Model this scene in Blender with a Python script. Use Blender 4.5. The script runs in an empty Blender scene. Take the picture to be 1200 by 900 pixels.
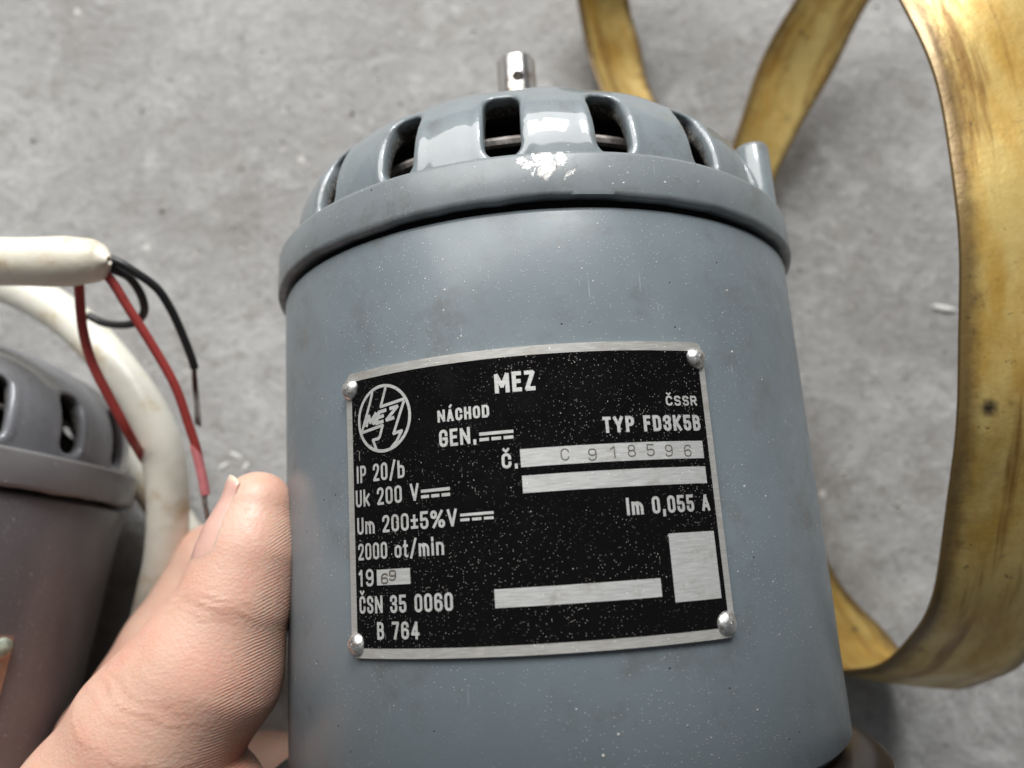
import bpy, bmesh, math, random
import numpy as np
from mathutils import Matrix, Vector
random.seed(4); np.random.seed(4)
C = bpy.context.scene.collection
SC = bpy.context.scene
# ------------------------------------------------------------------ camera, light, exposure
TAU = 0.21                       # the phone looks almost straight down, leaning 12 degrees forward
CT, ST = math.cos(TAU), math.sin(TAU)
FPX, HC = 920.0, 205.0           # focal length (1200 px wide frame) and height above the floor in mm
cam = bpy.data.cameras.new('camera'); camo = bpy.data.objects.new('camera', cam); C.objects.link(camo)
cam.sensor_width = 36.0; cam.lens = 36.0 * FPX / 1200.0
camo.location = (0, 0, HC / 1000); camo.rotation_euler = (TAU, 0, 0)
cam.clip_start = 0.005; cam.clip_end = 50
cam.dof.use_dof = True; cam.dof.focus_distance = 0.104; cam.dof.aperture_fstop = 15.5
SC.camera = camo
SC.view_settings.view_transform = 'Standard'; SC.view_settings.look = 'None'
SC.view_settings.gamma = 1; SC.view_settings.exposure = 0.06
wd = bpy.data.worlds.new('World'); SC.world = wd; wd.use_nodes = True
wd.node_tree.nodes['Background'].inputs[0].default_value = (0.90, 0.95, 1.0, 1)
wd.node_tree.nodes['Background'].inputs[1].default_value = 0.12

def area(name, loc, target, sx, sy, power, col):
    l = bpy.data.lights.new(name, 'AREA'); l.shape = 'RECTANGLE'; l.size = sx; l.size_y = sy
    l.energy = power; l.color = col
    o = bpy.data.objects.new(name, l); C.objects.link(o); o.location = loc
    o.rotation_euler = (Vector(target) - Vector(loc)).to_track_quat('-Z', 'Y').to_euler()
    return o
area('window_light', (0.22, 1.55, 1.25), (0, 0, 0.05), 0.40, 0.46, 17, (0.93, 0.97, 1.0))
area('soft_fill_light', (-0.30, 1.20, 1.08), (0, 0, 0.05), 1.8, 1.0, 45, (1.0, 0.985, 0.96))  # added large soft lamp, source unseen; brightens everything and grades the floor

# ------------------------------------------------------------------ helpers
def W(px, py, dep):              # a point seen at (px, py) of the 1200x900 frame at a camera distance dep (mm) -> world metres
    x, y, z = (px - 600) / FPX * dep, (450 - py) / FPX * dep, -dep
    return np.array([x, y * CT - z * ST, y * ST + z * CT + HC]) / 1000
def VW(v):                       # camera-space direction -> world direction
    x, y, z = v
    return np.array([x, y * CT - z * ST, y * ST + z * CT])
def tag(o, label=None, cat=None, group=None, kind=None):
    if label: o['label'] = label
    if cat: o['category'] = cat
    if group: o['group'] = group
    if kind: o['kind'] = kind
    return o
def empty(name, M=None, loc=None):
    o = bpy.data.objects.new(name, None); C.objects.link(o); o.empty_display_size = 0.01
    if M is not None: o.matrix_world = M
    if loc is not None: o.location = loc
    return o
def mesh(name, v, f, mat, parent=None, smooth=True, sharp=None, attrs=None):
    me = bpy.data.meshes.new(name)
    me.from_pydata([tuple(map(float, p)) for p in v], [], [tuple(int(i) for i in q) for q in f])
    if attrs:
        for k, a in attrs.items():
            at = me.attributes.new(k, 'FLOAT', 'POINT'); at.data.foreach_set('value', np.asarray(a, dtype=np.float32))
    me.materials.append(mat)
    me.update()
    if smooth:
        me.polygons.foreach_set('use_smooth', [True] * len(me.polygons))
        if sharp is not None: me.set_sharp_from_angle(angle=math.radians(sharp))
    o = bpy.data.objects.new(name, me); C.objects.link(o)
    if parent: o.parent = parent
    return o
def grid_faces(n, m, cu=False, cv=False, base=0, flip=False):
    F = []
    for i in range(n if cu else n - 1):
        for j in range(m if cv else m - 1):
            a, b = i * m + j, ((i + 1) % n) * m + j
            c, d = ((i + 1) % n) * m + (j + 1) % m, i * m + (j + 1) % m
            F.append((base + a, base + d, base + c, base + b) if flip else (base + a, base + b, base + c, base + d))
    return F
def cyl(u, s, r):                # wrap plate coordinates (mm along the skin, mm along the axis) on the shell of radius r -> local metres
    t = np.asarray(u) / 45.6
    return np.stack([r * np.sin(t), np.asarray(s) + 0 * t, r * np.cos(t)], -1) / 1000
def lathe(name, prof, mat, parent, n=256, jit=None, sharp=35, closed=True):
    prof = np.array(prof, float); m = len(prof); V = []
    for i in range(n):
        t = 2 * math.pi * i / n
        for k, (r, s) in enumerate(prof):
            dr = ds = 0
            if jit: dr, ds = jit(t, k)
            V.append(((r + dr) * math.sin(t) / 1000, (s + ds) / 1000, (r + dr) * math.cos(t) / 1000))
    return mesh(name, V, grid_faces(n, m, True, closed), mat, parent, True, sharp)
def frames(P):
    P = np.asarray(P); T = np.gradient(P, axis=0); T /= np.linalg.norm(T, axis=1)[:, None]
    n = np.cross(T[0], [0.3, 0.2, 1.0]); n /= np.linalg.norm(n); N = []
    for t in T:
        n = n - t * (n @ t); n /= np.linalg.norm(n); N.append(n.copy())
    N = np.array(N); return T, N, np.cross(T, N)
def spline(P, k=10):
    P = np.asarray(P, float); Q = np.vstack([2 * P[0] - P[1], P, 2 * P[-1] - P[-2]]); out = []
    for i in range(1, len(Q) - 2):
        for j in range(k):
            t = j / k; a, b, c, d = Q[i - 1], Q[i], Q[i + 1], Q[i + 2]
            out.append(.5 * ((2 * b) + (-a + c) * t + (2 * a - 5 * b + 4 * c - d) * t * t + (-a + 3 * b - 3 * c + d) * t ** 3))
    out.append(Q[-2]); return np.array(out)
def tube(name, P, r, mat, parent, n=16, k=10, endr=None, rfun=None):
    # P: list of world points (m); r in mm; rounded ends
    S = spline(P, k); T, N, B = frames(S); L = len(S)
    R = np.full(L, r / 1000.)
    if rfun is not None: R = np.array([r / 1000. * rfun(i / (L - 1)) for i in range(L)])
    S2, R2, N2, B2 = [], [], [], []
    def ring(c, rr, i): S2.append(c); R2.append(rr); N2.append(N[i]); B2.append(B[i])
    e = (endr if endr is not None else r * .35) / 1000
    for a in (0.02, .35, .65, .88): ring(S[0] - T[0] * e * (1 - a), R[0] * math.sqrt(1 - (1 - a) ** 2), 0)
    for i in range(L): ring(S[i], R[i], i)
    for a in (.88, .65, .35, 0.02): ring(S[-1] + T[-1] * e * (1 - a), R[-1] * math.sqrt(1 - (1 - a) ** 2), L - 1)
    V = []
    for c, rr, nn, bb in zip(S2, R2, N2, B2):
        for q in range(n):
            t = 2 * math.pi * q / n; V.append(c + rr * (math.cos(t) * nn + math.sin(t) * bb))
    m = len(S2); F = grid_faces(m, n, False, True)
    F.append(tuple(range(n))[::-1]); F.append(tuple((m - 1) * n + q for q in range(n)))
    return mesh(name, V, F, mat, parent, True)
def iso(name, field, origin, step, mat, parent=None, attrs_fn=None, adapt=0.0, smooth_it=0):
    import openvdb
    g = openvdb.FloatGrid(10.0); g.copyFromArray(np.ascontiguousarray(field, dtype=np.float32))
    r = g.convertToPolygons(isovalue=0.0, adaptivity=adapt)
    pts = np.asarray(r[0], float)
    tris, quads = (np.asarray(r[1]), np.asarray(r[2])) if len(r) == 3 else (np.zeros((0, 3), int), np.asarray(r[1]))
    P = pts * step + np.asarray(origin)
    me = bpy.data.meshes.new(name); nv = len(P); nt, nq = len(tris), len(quads)
    # remember: VDB winds its polygons inward for this use
    idx = np.concatenate([tris[:, ::-1].ravel(), quads[:, ::-1].ravel()]).astype(np.int32)
    me.vertices.add(nv); me.vertices.foreach_set('co', (P / 1000).ravel())
    me.loops.add(len(idx)); me.loops.foreach_set('vertex_index', idx)
    me.polygons.add(nt + nq)
    ls = np.concatenate([np.arange(nt) * 3, nt * 3 + np.arange(nq) * 4]).astype(np.int32)
    me.polygons.foreach_set('loop_start', ls)
    me.update(calc_edges=True); me.validate()
    me.polygons.foreach_set('use_smooth', [True] * len(me.polygons))
    if attrs_fn:
        for k, a in attrs_fn(P).items():
            at = me.attributes.new(k, 'FLOAT', 'POINT'); at.data.foreach_set('value', np.asarray(a, dtype=np.float32))
    me.materials.append(mat)
    o = bpy.data.objects.new(name, me); C.objects.link(o)
    if parent: o.parent = parent
    # face outward check
    me.update()
    c = np.array([p.center for p in me.polygons[:400]]); 
    return o

# ------------------------------------------------------------------ materials
class NT:
    def __init__(s, name):
        s.m = bpy.data.materials.new(name); s.m.use_nodes = True; s.t = s.m.node_tree; s.n = s.t.nodes; s.l = s.t.links
        s.b = s.n['Principled BSDF']; s.co = s.n.new('ShaderNodeTexCoord').outputs['Object']
    def set(s, **k):
        for a, v in k.items():
            i = s.b.inputs[a.replace('_', ' ')]
            if hasattr(v, 'links'): s.l.new(v, i)
            else: i.default_value = v
        return s
    def link(s, a, b):
        if hasattr(a, 'links'): s.l.new(a, b)
        else: b.default_value = a
    def map(s, scale=(1, 1, 1), loc=(0, 0, 0), rot=(0, 0, 0)):
        q = s.n.new('ShaderNodeMapping'); s.l.new(s.co, q.inputs[0]); q.inputs['Scale'].default_value = scale
        q.inputs['Location'].default_value = loc; q.inputs['Rotation'].default_value = rot; return q.outputs[0]
    def noise(s, mm, det=3, rough=.55, vec=None, dist=0, w=None):   # feature size in mm
        q = s.n.new('ShaderNodeTexNoise'); s.l.new(vec if vec is not None else s.co, q.inputs['Vector'])
        q.inputs['Scale'].default_value = 1000. / mm; q.inputs['Detail'].default_value = det
        q.inputs['Roughness'].default_value = rough; q.inputs['Distortion'].default_value = dist; return q.outputs['Fac']
    def vor(s, mm, vec=None, rand=1.0, out='Distance'):
        q = s.n.new('ShaderNodeTexVoronoi'); s.l.new(vec if vec is not None else s.co, q.inputs['Vector'])
        q.inputs['Scale'].default_value = 1000. / mm; q.inputs['Randomness'].default_value = rand; return q.outputs[out]
    def ramp(s, x, lo, hi, a=0., b=1.):
        q = s.n.new('ShaderNodeMapRange'); q.interpolation_type = 'SMOOTHSTEP'; s.l.new(x, q.inputs[0])
        for i, v in zip((1, 2, 3, 4), (lo, hi, a, b)): q.inputs[i].default_value = v
        return q.outputs[0]
    def math(s, op, a, b=0., c=0.):
        q = s.n.new('ShaderNodeMath'); q.operation = op
        for i, v in enumerate((a, b, c)): s.link(v, q.inputs[i])
        return q.outputs[0]
    def mix(s, f, a, b):
        q = s.n.new('ShaderNodeMix'); q.data_type = 'RGBA'; s.link(f, q.inputs[0])
        for i, v in ((6, a), (7, b)): s.link(v if hasattr(v, 'links') else (*v, 1), q.inputs[i])
        return q.outputs[2]
    def bump(s, h, dist_mm, strength=1., prev=None):
        q = s.n.new('ShaderNodeBump'); q.inputs['Strength'].default_value = strength
        q.inputs['Distance'].default_value = dist_mm / 1000.; s.l.new(h, q.inputs['Height'])
        if prev is not None: s.l.new(prev, q.inputs['Normal'])
        return q.outputs[0]
    def attr(s, name):
        q = s.n.new('ShaderNodeAttribute'); q.attribute_name = name; return q.outputs['Fac']
    def sep(s):
        q = s.n.new('ShaderNodeSeparateXYZ'); s.l.new(s.co, q.inputs[0]); return q.outputs
    def specks(s, mm, thr=.12, keep=.5, vec=None):   # sparse round grains: voronoi cells, only some of them filled
        q = s.n.new('ShaderNodeTexVoronoi'); s.l.new(vec if vec is not None else s.co, q.inputs['Vector'])
        q.inputs['Scale'].default_value = 1000. / mm
        d = s.ramp(q.outputs['Distance'], thr * .5, thr, 1, 0)
        h = s.n.new('ShaderNodeSeparateColor'); s.l.new(q.outputs['Color'], h.inputs[0])
        return s.math('MULTIPLY', d, s.ramp(h.outputs[0], keep, keep + .03, 0, 1))

def paint_mat(name, base=(0.142, 0.170, 0.187), warm=0.0, chip=None, dust=1.0, coat=(.22, .22)):
    m = NT(name)
    tone = m.ramp(m.noise(22, 3), .3, .7)
    col = m.mix(tone, base, tuple(c * 1.13 + .006 for c in base))
    # rubbed, paler streaks that run round the shell
    st = m.map(scale=(.25, 2.2, .25), rot=(0, 0, .12))
    rub = m.math('MULTIPLY', m.ramp(m.noise(1.6, 6, .8, st, .8), .60, .80), m.ramp(m.noise(13, 4, .7), .50, .66))
    col = m.mix(m.math('MULTIPLY', rub, .42), col, (.52, .55, .58))
    # grime
    gr = m.math('MULTIPLY', m.ramp(m.noise(10, 7, .78), .50, .72), .6)
    col = m.mix(gr, col, (.115, .108, .098))
    # hairline scratches
    sc = m.map(scale=(1, .06, 1), rot=(.3, .2, .7))
    s1 = m.math('MULTIPLY', m.ramp(m.noise(.42, 2, .5, sc), .70, .73), m.ramp(m.noise(7, 2), .55, .62))
    sc2 = m.map(scale=(1, .07, 1), rot=(1.1, -.4, -1.2))
    s2 = m.math('MULTIPLY', m.ramp(m.noise(.36, 2, .5, sc2), .70, .73), m.ramp(m.noise(8, 2, .5, m.map(loc=(.3, .1, .2))), .57, .63))
    sc = m.math('MAXIMUM', s1, s2)
    col = m.mix(m.math('MULTIPLY', sc, .20), col, (.6, .62, .63))
    # dust grains, dark pits
    dens = m.ramp(m.noise(12, 4, .7, m.map(loc=(.07, .02, .05))), .36, .64, .15, 1.0)
    fine = m.math('MULTIPLY', m.math('MULTIPLY', m.specks(.42, .26, .62), dens), dust)
    big = m.math('MULTIPLY', m.math('MAXIMUM', m.specks(2.6, .085, .55), m.specks(1.3, .10, .78)), m.math('MULTIPLY', dens, dust))
    pit = m.specks(1.9, .10, .86)
    col = m.mix(m.math('MULTIPLY', fine, .45), col, (.62, .61, .58))
    col = m.mix(m.math('MULTIPLY', big, .9), col, (.72, .70, .65))
    col = m.mix(pit, col, (.05, .048, .045))
    h = m.math('ADD', m.math('MULTIPLY', m.noise(1.5, 3, .6), .25), m.math('MULTIPLY', big, 1.4))
    h = m.math('ADD', h, m.math('MULTIPLY', fine, .5))
    h = m.math('SUBTRACT', h, m.math('MULTIPLY', pit, 1.2))
    met = 0.
    rough = m.ramp(m.noise(6, 4), .3, .75, .36, .52)
    if chip:
        x, y, z = m.sep()
        cu, cs, ru, rs = chip                    # a knock that broke the paint down to bare metal
        dx = m.math('DIVIDE', m.math('SUBTRACT', x, cu / 1000), ru / 1000)
        dy = m.math('DIVIDE', m.math('SUBTRACT', y, cs / 1000), rs / 1000)
        d = m.math('ADD', m.math('POWER', m.math('ABSOLUTE', dx), 2.), m.math('POWER', m.math('ABSOLUTE', dy), 2.))
        d = m.math('ADD', d, m.math('MULTIPLY', m.math('SUBTRACT', m.noise(2.6, 7, .70, None, 1.2), .5), 5.0))
        front = m.ramp(z, 0.0, 0.01)
        ch = m.math('MULTIPLY', m.ramp(d, .50, .62, 1, 0), front)
        # small chips along the edge
        e = m.math('MULTIPLY', m.ramp(m.noise(1.3, 4, .6), .69, .72), m.ramp(m.noise(12, 2), .50, .58))
        ch = m.math('MAXIMUM', ch, m.math('MULTIPLY', e, .9))
        col = m.mix(ch, col, m.mix(m.ramp(m.noise(.8, 4, .7), .4, .7), (.60, .60, .59), (.26, .25, .24))); met = m.math('MULTIPLY', ch, .35); rough = m.math('MAXIMUM', rough, m.math('MULTIPLY', ch, .6))
        h = m.math('SUBTRACT', h, m.math('MULTIPLY', ch, 1.2))
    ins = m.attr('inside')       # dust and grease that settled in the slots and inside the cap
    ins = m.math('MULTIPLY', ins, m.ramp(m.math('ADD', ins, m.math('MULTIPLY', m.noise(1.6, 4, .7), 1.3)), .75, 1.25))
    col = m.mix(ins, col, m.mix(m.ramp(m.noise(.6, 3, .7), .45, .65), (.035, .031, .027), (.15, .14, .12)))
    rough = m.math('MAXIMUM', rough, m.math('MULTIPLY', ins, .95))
    m.set(Base_Color=col, Roughness=rough, Metallic=met, Normal=m.bump(h, .10, .6), Specular_IOR_Level=.36,
          Coat_Weight=m.math('MULTIPLY', m.math('SUBTRACT', 1., ins), coat[0]), Coat_Roughness=coat[1])
    return m.m
M_PAINT = paint_mat('grey_blue_enamel')
M_DOME = paint_mat('grey_enamel_on_casting', base=(.165, .192, .205), dust=.5, coat=(.7, .035))
M_RIM = paint_mat('grey_enamel_on_rim', base=(.160, .180, .190), chip=(1.8, 20.4, 4.2, 3.0), dust=.7)
M_PAINT2 = paint_mat('dirty_grey_enamel', base=(.112, .100, .106))
M_DOME2 = paint_mat('dirty_grey_enamel_on_casting', base=(.180, .184, .198), dust=.6, coat=(.5, .08))
M_RIM2 = paint_mat('dirty_grey_enamel_on_rim', base=(.175, .168, .170), dust=.7)

def simple(name, col, rough=.5, metal=0., var=.2, mm=5, bump=0., bmm=1., **kw):
    m = NT(name); f = m.ramp(m.noise(mm, 4, .6), .3, .7)
    c = m.mix(f, tuple(x * (1 - var) for x in col), tuple(min(1, x * (1 + var)) for x in col))
    m.set(Base_Color=c, Roughness=rough, Metallic=metal, **kw)
    if bump: m.set(Normal=m.bump(m.noise(bmm, 4, .6), bump))
    return m.m
M_BLACK = simple('black_recess_shade', (.012, .011, .010), .85)  # shade of the sunk joint put into the colour as near-black
M_DUST = simple('dusty_inside', (.030, .028, .025), .95, 0, .7, 1.2, .3, .8)
M_SHAFT = NT('turned_steel')
_r = M_SHAFT.map(scale=(.2, 6, .2))
M_SHAFT.set(Base_Color=M_SHAFT.mix(M_SHAFT.ramp(M_SHAFT.noise(3, 4), .45, .75), (.62, .61, .60), (.33, .26, .21)), Metallic=1., Roughness=.22,
            Normal=M_SHAFT.bump(M_SHAFT.noise(.6, 2, .5, _r), .02)); M_SHAFT = M_SHAFT.m
M_WIND = simple('pale_winding_ring', (.42, .38, .35), .6, 0, .3, 1, .1, .5)
M_RIVET = NT('aged_rivet_metal')
M_RIVET.set(Base_Color=M_RIVET.mix(M_RIVET.ramp(M_RIVET.noise(.9, 4, .7), .50, .72), (.66, .65, .63), (.30, .22, .17)), Metallic=.95,
            Roughness=M_RIVET.ramp(M_RIVET.noise(.5, 3), .3, .7, .28, .5), Normal=M_RIVET.bump(M_RIVET.noise(.35, 4, .6), .05)); M_RIVET = M_RIVET.m
def bare(name, base=(.53, .53, .515), engr=False):
    m = NT(name); br = m.map(scale=(.05, 1, .05)); n = m.noise(.10, 3, .6, br)
    c = m.mix(m.ramp(n, .3, .7), tuple(x * .86 for x in base), tuple(x * 1.08 for x in base))
    c = m.mix(m.math('MULTIPLY', m.ramp(m.noise(3, 5, .7), .50, .74), .6), c, (.33, .29, .25))
    c = m.mix(m.specks(.5, .20, .85), c, (.82, .80, .76))
    m.set(Base_Color=c, Metallic=.45, Roughness=m.ramp(n, .3, .7, .38, .52), Normal=m.bump(n, .012, .7)); return m.m
M_BARE = bare('bare_brushed_aluminium'); M_EDGE = bare('dull_aluminium_border', (.44, .43, .405))
M_FILM = NT('black_enamel_film')
_f = M_FILM
_c = _f.mix(_f.math('MULTIPLY', _f.specks(.24, .30, .72), _f.ramp(_f.noise(9, 3), .36, .62, .06, .75)), (.003, .0028, .003), (.36, .33, .30))
_c = _f.mix(_f.specks(.75, .11, .84), _c, (.50, .46, .41))
_s = _f.math('MULTIPLY', _f.ramp(_f.noise(.30, 2, .5, _f.map(scale=(1, .12, 1), rot=(0, 0, 1.0))), .71, .735), _f.ramp(_f.noise(6, 2), .55, .62))
_c = _f.mix(_f.math('MULTIPLY', _s, .5), _c, (.5, .48, .45))
_f.set(Base_Color=_c, Roughness=_f.ramp(_f.noise(4, 4), .3, .7, .14, .26), Specular_IOR_Level=.20, Normal=_f.bump(_f.math('ADD', _f.noise(1.0, 3), _f.specks(.36, .25, .80)), .02)); M_FILM = _f.m
M_STAMP = simple('stamped_groove', (.11, .095, .08), .6, .4)

# concrete floor
def concrete():
    m = NT('worn_concrete')
    a = m.ramp(m.noise(70, 7, .62), .30, .72); b = m.noise(16, 7, .74, None, .6); c = m.noise(4.5, 5, .72, None, .4)
    col = m.mix(a, (.220, .210, .200), (.328, .324, .318))
    col = m.mix(m.math('MULTIPLY', m.ramp(b, .46, .66), .65), col, (.42, .415, .405))
    col = m.mix(m.math('MULTIPLY', m.ramp(m.noise(24, 7, .75, m.map(loc=(.5, .1, 0))), .52, .66), .55), col, (.185, .168, .150))
    col = m.mix(m.math('MULTIPLY', m.ramp(c, .50, .66), .42), col, (.15, .138, .125))
    col = m.mix(m.math('MULTIPLY', m.ramp(m.noise(1.6, 4, .8, m.map(loc=(.2, .4, 0))), .56, .70), .55), col, (.50, .485, .465))
    col = m.mix(m.math('MULTIPLY', m.specks(14, .10, .70), .75), col, (.63, .60, .57))
    col = m.mix(m.math('MULTIPLY', m.specks(17, .06, .72, m.map(loc=(.11, .05, 0))), .85), col, (.13, .095, .075))
    col = m.mix(m.math('MULTIPLY', m.specks(3.6, .20, .72, m.map(loc=(.31, .15, 0))), .6), col, (.50, .48, .45))
    col = m.mix(m.math('MULTIPLY', m.specks(3.1, .20, .74, m.map(loc=(.61, .35, 0))), .6), col, (.10, .09, .08))
    h = m.math('ADD', m.math('MULTIPLY', b, .9), m.math('MULTIPLY', c, .7))
    m.set(Base_Color=col, Roughness=m.ramp(b, .3, .7, .55, .8), Normal=m.bump(h, 1.3, .8)); return m.m
M_FLOOR = concrete()
n = 60; xs = np.concatenate([[-2.5, -1], np.linspace(-.4, .4, n), [1, 2.5]]); V = [(x, y + .05, 0) for x in xs for y in xs]
fl = mesh('concrete_floor', V, grid_faces(len(xs), len(xs)), M_FLOOR, None)
tag(fl, kind='structure')

# ------------------------------------------------------------------ motor
def frame_matrix(cp, d, roll=0.0, s0=0.0):
    d = np.array(d) / np.linalg.norm(d); e3 = np.array([0, 0, 1.]) - d * d[2]; e3 /= np.linalg.norm(e3); e1 = np.cross(d, e3)
    cr, sr = math.cos(roll), math.sin(roll)
    e1, e3 = cr * e1 + sr * e3, -sr * e1 + cr * e3
    o = np.array(cp) + d * s0
    ow = VW(o) + np.array([0, 0, HC])
    cols = [VW(e1), VW(d), VW(e3)]
    M = Matrix([[cols[j][i] for j in range(3)] + [ow[i] / 1000] for i in range(3)] + [[0, 0, 0, 1]])
    return M
M1 = frame_matrix((5.08637, 0, -145.06293), (-0.06571, 0.97586, -0.20829))
a2, b2 = .134, -.239
d2 = (math.sin(a2) * math.cos(b2), math.cos(a2) * math.cos(b2), math.sin(b2))
M2 = frame_matrix((-127.0, -18.12, -158.8), d2, roll=math.radians(4.5), s0=-15.2)

SLOTS = [math.radians(-5.6 + 360. / 17 * k) for k in range(17)]
def smax(a, b, k): h = np.clip(.5 + .5 * (a - b) / k, 0, 1); return b + (a - b) * h + k * h * (1 - h)
def smin(a, b, k): return -smax(-a, -b, k)
def dome_field(step=.36):
    x = np.arange(-46, 50, step); y = np.arange(20.4, 46.5, step); z = np.arange(-46, 46.01, step)
    X, Y, Z = np.meshgrid(x, y, z, indexing='ij'); X = X.astype(np.float32); Y = Y.astype(np.float32); Z = Z.astype(np.float32)
    R = np.sqrt(X * X + Z * Z) + 1e-3; S = np.maximum(Y - 21.9, 0)
    def sup(Rd, h, n):
        a = (R / Rd); b = (S / h); q = (a ** n + b ** n) ** (1 / n)
        g = np.sqrt((a ** (n - 1) / Rd) ** 2 + (b ** (n - 1) / h) ** 2) * q ** (1 - n) + 1e-6
        return (q - 1) / np.maximum(g, .012)
    out = sup(43.3, 23., 2.6); inn = sup(40.9, 18.2, 2.6)
    T = np.arctan2(X, Z); ph = (T - SLOTS[0] + math.pi / 17) % (2 * math.pi / 17) - math.pi / 17
    # the strip between two slots swells a little, the slot borders sink
    out = out + .12 * np.cos(ph * 17) * np.clip((Y - 24) / 6, 0, 1) * np.clip((R - 18) / 14, 0, 1)
    sh = None
    A = R * np.sin(ph); qx = np.abs(A) - (2.55 - 1.9); qy = np.abs(Y - 28.75) - (5.55 - 1.9)
    sl = np.sqrt(np.maximum(qx, 0) ** 2 + np.maximum(qy, 0) ** 2) + np.minimum(np.maximum(qx, qy), 0) - 1.9
    out0 = out.copy()
    out = out - .16 * np.exp(-((sl - 1.0) / .8) ** 2) * np.clip((R - 30) / 6, 0, 1)
    sh = smax(out, -inn, .8)
    sl = np.maximum(sl, 26 - R)
    sh = smax(sh, -sl, .8)
    # bearing hub
    hub = np.maximum(R - 11, np.abs(Y - 38) - 8.2); sh = smin(sh, hub, 2)
    sh = np.maximum(sh, 21.0 - Y)
    sh = np.maximum(sh, 4.6 - R)
    # screw lug on the flank
    '''t = math.radians(78); lx, lz = 43.2 * math.sin(t), 43.2 * math.cos(t)
    lug = np.maximum(np.sqrt((X - lx) ** 2 + (Z - lz) ** 2) - 3.3, Y - 33.5)
    lug = smax(lug, Y - 33.5, .8)'''
    return sh, (x[0], y[0], z[0]), step, out0
f, org, stp, out_f = dome_field()
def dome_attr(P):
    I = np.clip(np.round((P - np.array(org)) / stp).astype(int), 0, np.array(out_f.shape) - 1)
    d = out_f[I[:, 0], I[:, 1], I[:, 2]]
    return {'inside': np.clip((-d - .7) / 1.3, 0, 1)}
def rim_jit(t, k):
    if k in (0, 1, 2): 
        w = .16 * math.sin(5 * t + 1) + .10 * math.sin(13 * t) + .07 * math.sin(31 * t + 2) + .04 * math.sin(67 * t)
        return 0, w * (1.0 if k < 2 else .5)
    return .05 * math.sin(9 * t + k), 0

def build_motor(M, mats, full=True, dome_mesh=None):
    mp, md, mr = mats
    root = empty('electric_motor', M)
    # shell
    body = lathe('body', [(44.0, -60.3), (45, -59.3), (45, -30), (45, 0), (45, 13.6), (44.8, 14.2), (44.2, 14.55), (43.0, 14.65), (42.6, 17.5), (41, 17.5), (41, -60.3)], mp, root, 360, sharp=50)
    # dark sunk joint between shell and end shield
    lathe('joint_groove', [(43.0, 14.7), (43.3, 14.8), (43.5, 16.6), (42.7, 16.6)], M_BLACK, root, 160)
    rim = lathe('end_shield_rim', [(44.6, 15.3), (45.7, 15.15), (46.15, 15.4), (46.3, 16.1), (46.15, 21.3), (45.95, 21.8), (45.4, 22.08), (43.6, 22.15), (42.6, 22.0), (42.6, 16.2)], mr, root, 360, rim_jit, 60)
    if dome_mesh is None: dome = iso('vented_end_shield', f, org, stp, md, root, dome_attr)
    else:
        dome = bpy.data.objects.new('vented_end_shield', dome_mesh.copy()); dome.data.materials[0] = md; C.objects.link(dome); dome.parent = root
    # winding ring and dark core seen through the slots
    lathe('fan_ring', [(34.6, 29.2), (36.2, 28.9), (36.5, 29.5), (36.2, 30.1), (34.6, 29.9)], M_WIND, root, 120)
    lathe('rotor_core', [(8, 18), (33.0, 18), (33.0, 27), (20, 36), (8, 38)], M_DUST, root, 96)
    lathe('shaft_collar', [(4.3, 36), (5.6, 36), (5.6, 46.9), (5.2, 47.3), (4.3, 47.3)], M_SHAFT, root, 64)
    return root, dome
def build_shaft(root, y0=36, y1=66.9, r=3.85):
    # solid shaft with a real cross hole: ring of quads cut by a boolean
    bm = bmesh.new()
    prof = [(0, y0), (r, y0), (r, y1 - .7), (r - .25, y1 - .25), (r - .7, y1), (0, y1)]
    n = 64; rings = []
    for (rr, s) in prof[1:-1]:
        rings.append([bm.verts.new((rr * math.sin(2 * math.pi * i / n) / 1000, s / 1000, rr * math.cos(2 * math.pi * i / n) / 1000)) for i in range(n)])
    for a, b in zip(rings[:-1], rings[1:]):
        for i in range(n): bm.faces.new((a[i], a[(i + 1) % n], b[(i + 1) % n], b[i]))
    bm.faces.new(rings[0][::-1]); bm.faces.new(rings[-1])
    bmesh.ops.recalc_face_normals(bm, faces=bm.faces)
    me = bpy.data.meshes.new('shaft'); bm.to_mesh(me); bm.free()
    o = bpy.data.objects.new('shaft', me); C.objects.link(o); me.materials.append(M_SHAFT)
    cb = bmesh.new(); bmesh.ops.create_cone(cb, cap_ends=True, segments=32, radius1=.00118, radius2=.00118, depth=.02)
    bmesh.ops.rotate(cb, verts=cb.verts, matrix=Matrix.Rotation(math.radians(2), 3, 'Y'))
    bmesh.ops.translate(cb, verts=cb.verts, vec=(0, .0612, 0))
    cm = bpy.data.meshes.new('cut'); cb.to_mesh(cm); cb.free(); co = bpy.data.objects.new('cut', cm); C.objects.link(co); cm.materials.append(M_BLACK)
    md = o.modifiers.new('b', 'BOOLEAN'); md.object = co; md.solver = 'EXACT'; md.operation = 'DIFFERENCE'
    dg = bpy.context.evaluated_depsgraph_get(); m2 = bpy.data.meshes.new_from_object(o.evaluated_get(dg)); o.modifiers.clear(); o.data = m2
    bpy.data.objects.remove(co)
    m2.polygons.foreach_set('use_smooth', [True] * len(m2.polygons)); m2.set_sharp_from_angle(angle=math.radians(35))
    o.parent = root; return o

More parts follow.
